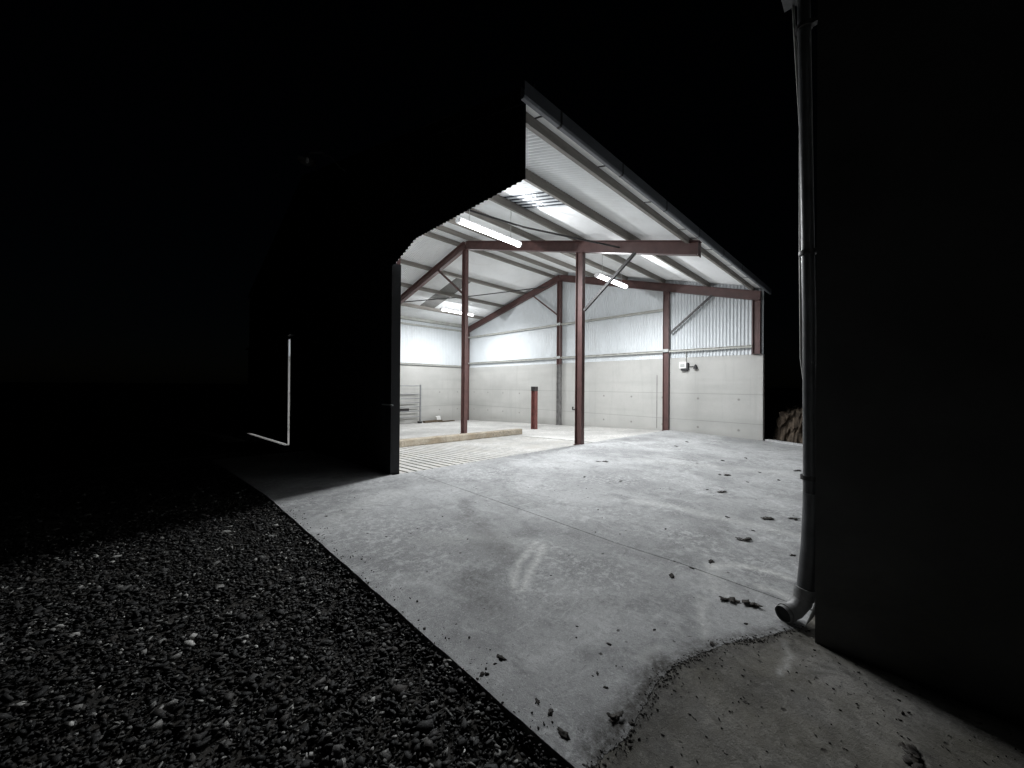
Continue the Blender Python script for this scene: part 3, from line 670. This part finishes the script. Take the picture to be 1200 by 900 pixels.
# ------------------------------------------------------------------ leaves and clods of mud on the apron
def blob(r, sx, sy, sz, seed, sub=2, rough=.45):
    bm = bmesh.new(); bmesh.ops.create_icosphere(bm, subdivisions=sub, radius=1)
    vs = []
    for v in bm.verts:
        k = 1 + rough * mnoise.noise(v.co*1.7 + Vector((seed*3.1, seed, 0))) + rough*.6 * mnoise.noise(v.co*4.3 + Vector((seed, 5, 2)))
        vs.append((v.co.x*k*r*sx, v.co.y*k*r*sy, max(-.001, v.co.z*k*r*sz)))
    fs = [tuple(x.index for x in f.verts) for f in bm.faces]; bm.free(); return vs, fs
def leafshape(L, W, curl, seed):
    rr = random.Random(seed); k = 9; vs = []; fs = []
    for i in range(k+1):
        t = i/k; w = W * (math.sin(math.pi*min(1, t*.96+.03))**.7) * (1+.35*rr.uniform(-1, 1))
        x = (t-.5)*L; z = .001 + curl*.6*(4*(t-.5)**2) + rr.uniform(0, .003)
        vs += [(x, -w, z+curl*.8*rr.random()), (x, 0, z-.003+.003), (x, w, z+curl*.8*rr.random())]
    for i in range(k):
        a = i*3
        fs += [(a, a+3, a+4, a+1), (a+1, a+4, a+5, a+2)]
    return vs, fs
def put(name, mb, mname, u, v, rot, label, cat, group, z=None, solid=0):
    o = mb.build(name, M[mname]); o.location = (u, v, (gz(u, v) if z is None else z) + .0005); o.rotation_euler = (0, 0, rot)
    if solid: s = o.modifiers.new('Solid', 'SOLIDIFY'); s.thickness = solid
    return tag(o, label, cat, group)
def clump(u, v, rot, L, label, seed, n=5, z=None):
    rr = random.Random(seed); mb = MB(); L *= .72; n += 1
    for i in range(n):
        l = L*rr.uniform(.35, .6); vs, fs = leafshape(l, l*.24, .005, seed*10+i); a = rr.uniform(-.9, .9); ox, oy = rr.uniform(-.4, .4)*L, rr.uniform(-.14, .14)*L
        ca, sa = math.cos(a), math.sin(a); mb.add([(x*ca-y*sa+ox, x*sa+y*ca+oy, q+.002*i) for x, y, q in vs], fs, 0, True)
    return put('leaf_clump', mb, 'leaf', u, v, rot, label, 'leaf clump', 'clumps of dead leaves on the apron', z, .002)
clump(2.942, .747, -1.0, .17, 'wet dead leaf clump beside the downpipe foot, left of a pair', 11, 6)
clump(3.004, .625, -1.15, .17, 'wet dead leaf clump beside the downpipe foot, right of a pair', 12, 7)
clump(4.245, .951, -.9, .22, 'dead leaf clump beyond the pale scuff arc, near the downpipe', 13, 5)
clump(5.405, .72, -.8, .24, 'thin straggly leaf clump beside the middle of the downpipe', 14, 4)
clump(5.166, .933, -.7, .22, 'straggly dead leaf clump, left neighbour of the one by the downpipe', 15, 4)
clump(5.964, 1.621, -.6, .26, 'flat leaf clump out on the open middle of the apron', 16, 4)
clump(7.198, 1.917, -.7, .30, 'flat leaf clump farther out on the apron towards the far wall', 17, 4)
clump(8.78, 1.113, -.8, .30, 'leaf clump near the far apron edge beside the downpipe', 18, 4)
clump(1.505, .838, -.6, .13, 'dark leaf clump lodged against the ragged old concrete edge', 19, 5)
clump(2.25, -.11, .2, .20, 'large dark leaf clump on the old concrete at the bottom edge', 20, 8, gz(2.25, -.11)-.006)
clump(6.392, 3.875, -.8, .30, 'dark leaf clump on the apron in front of the nearest red post', 21, 4)
def clod(u, v, r, label, seed, group='mud clods on the apron', z=None):
    rr = random.Random(seed); vs, fs = blob(r*.68, 1.35, .75, .36, seed, 3, .8); mb = MB(); mb.add(vs, fs, 0, True)
    return put('mud_clod', mb, 'clod', u, v, rr.uniform(0, 3), label, 'mud clod', group, z)
clod(3.485, 1.031, .035, 'dark mud clod at the left end of the pale scuff arc', 31)
clod(2.969, 1.165, .036, 'dark mud clod beside the slab joint', 32)
clod(1.366, 1.449, .028, 'dark mud clod near the gravel edge, midway along the slab', 33)
clod(1.269, .952, .030, 'dark mud clod on the slab corner at the bottom edge', 34)
small = [(1.904,1.102,.016),(1.666,1.032,.012),(2.229,.977,.012),(1.893,1.321,.010),(4.206,.555,.030),(3.906,1.599,.018),(5.318,2.883,.03),
 (5.068,3.405,.035),(6.989,1.522,.025),(9.437,2.09,.05),(10.796,3.831,.06),(9.722,3.726,.06),(5.934,1.808,.025),(4.611,.947,.02),(4.853,1.263,.03),
 (1.308,1.133,.016),(1.308,1.055,.02),(1.219,1.433,.018),(1.618,.954,.013),(1.532,.774,.014),(2.733,.601,.016),(8.646,2.336,.05),(7.6,1.2,.04),
 (8.0,1.55,.035),(7.9,2.6,.03),(3.229,1.099,.02),(2.3,3.4,.012),(1.6,3.3,.011),(1.35,4.2,.016),(2.36,.69,.022),(2.62,.50,.018)]
for i, (u, v, r) in enumerate(small):
    clod(u, v, r, 'small dark crumb of mud or leaf scattered on the pale apron', 50+i, 'small crumbs scattered on the apron')
oldc = [(2.162,.527),(2.287,.384),(2.05,.45),(1.9,.2),(2.1,.1),(1.7,.45),(2.4,.2),(1.5,.3),(1.75,.05),(2.0,.3),(2.5,.1),(1.45,.55),(1.85,.6)]
for i, (u, v) in enumerate(oldc):
    clod(u, v, .010+.006*(i % 3), 'small dark crumb lying on the mossy old concrete', 120+i, 'small crumbs on the old concrete', gz(u, v)-.006)

# ------------------------------------------------------------------ night sky, a trace of moonlight
w = bpy.data.worlds.new('World'); sc.world = w; w.use_nodes = True; nt = w.node_tree
bg = nt.nodes['Background']; sky = nt.nodes.new('ShaderNodeTexSky'); sky.sky_type = 'NISHITA'; sky.sun_disc = False
EL, AZ = math.radians(40), math.radians(200)
sky.sun_elevation = EL; sky.sun_rotation = AZ
nt.links.new(sky.outputs[0], bg.inputs[0]); bg.inputs[1].default_value = .00012
sl = bpy.data.lights.new('moon', 'SUN'); sl.energy = .0015; sl.angle = math.radians(.5); sl.color = (1, .97, .92)
so = bpy.data.objects.new('moon', sl); C.objects.link(so); so.rotation_euler = (math.pi/2 - EL, 0, math.pi - AZ)

# ------------------------------------------------------------------ camera
f, yaw, pit, rol = 426.083, math.radians(45.2703), math.radians(.2248), math.radians(.4266)
fw = Vector((math.cos(yaw), math.sin(yaw), 0)); rt = Vector((math.sin(yaw), -math.cos(yaw), 0)); up = Vector((0, 0, 1))
fw2 = fw*math.cos(pit) + up*math.sin(pit); up2 = up*math.cos(pit) - fw*math.sin(pit)
rt3 = rt*math.cos(rol) + up2*math.sin(rol); up3 = up2*math.cos(rol) - rt*math.sin(rol)
cam = bpy.data.cameras.new('Camera'); co = bpy.data.objects.new('Camera', cam); C.objects.link(co); sc.camera = co
cam.sensor_width = 36; cam.sensor_fit = 'HORIZONTAL'; cam.lens = f/1200*36; cam.clip_start = .05; cam.clip_end = 6000
m3 = Matrix((rt3, up3, -fw2)).transposed(); co.matrix_world = Matrix.Translation((0, 0, 1.5)) @ m3.to_4x4()

for o in bpy.data.objects:
    if '_w' in o: del o['_w']
sc.view_settings.view_transform = 'Standard'; sc.view_settings.look = 'None'; sc.view_settings.exposure = .18; sc.view_settings.gamma = 1
sc.render.engine = 'CYCLES'; sc.cycles.use_denoising = True; sc.cycles.max_bounces = 10; sc.cycles.diffuse_bounces = 6
sc.cycles.sample_clamp_indirect = 6; sc.cycles.filter_width = 1.45
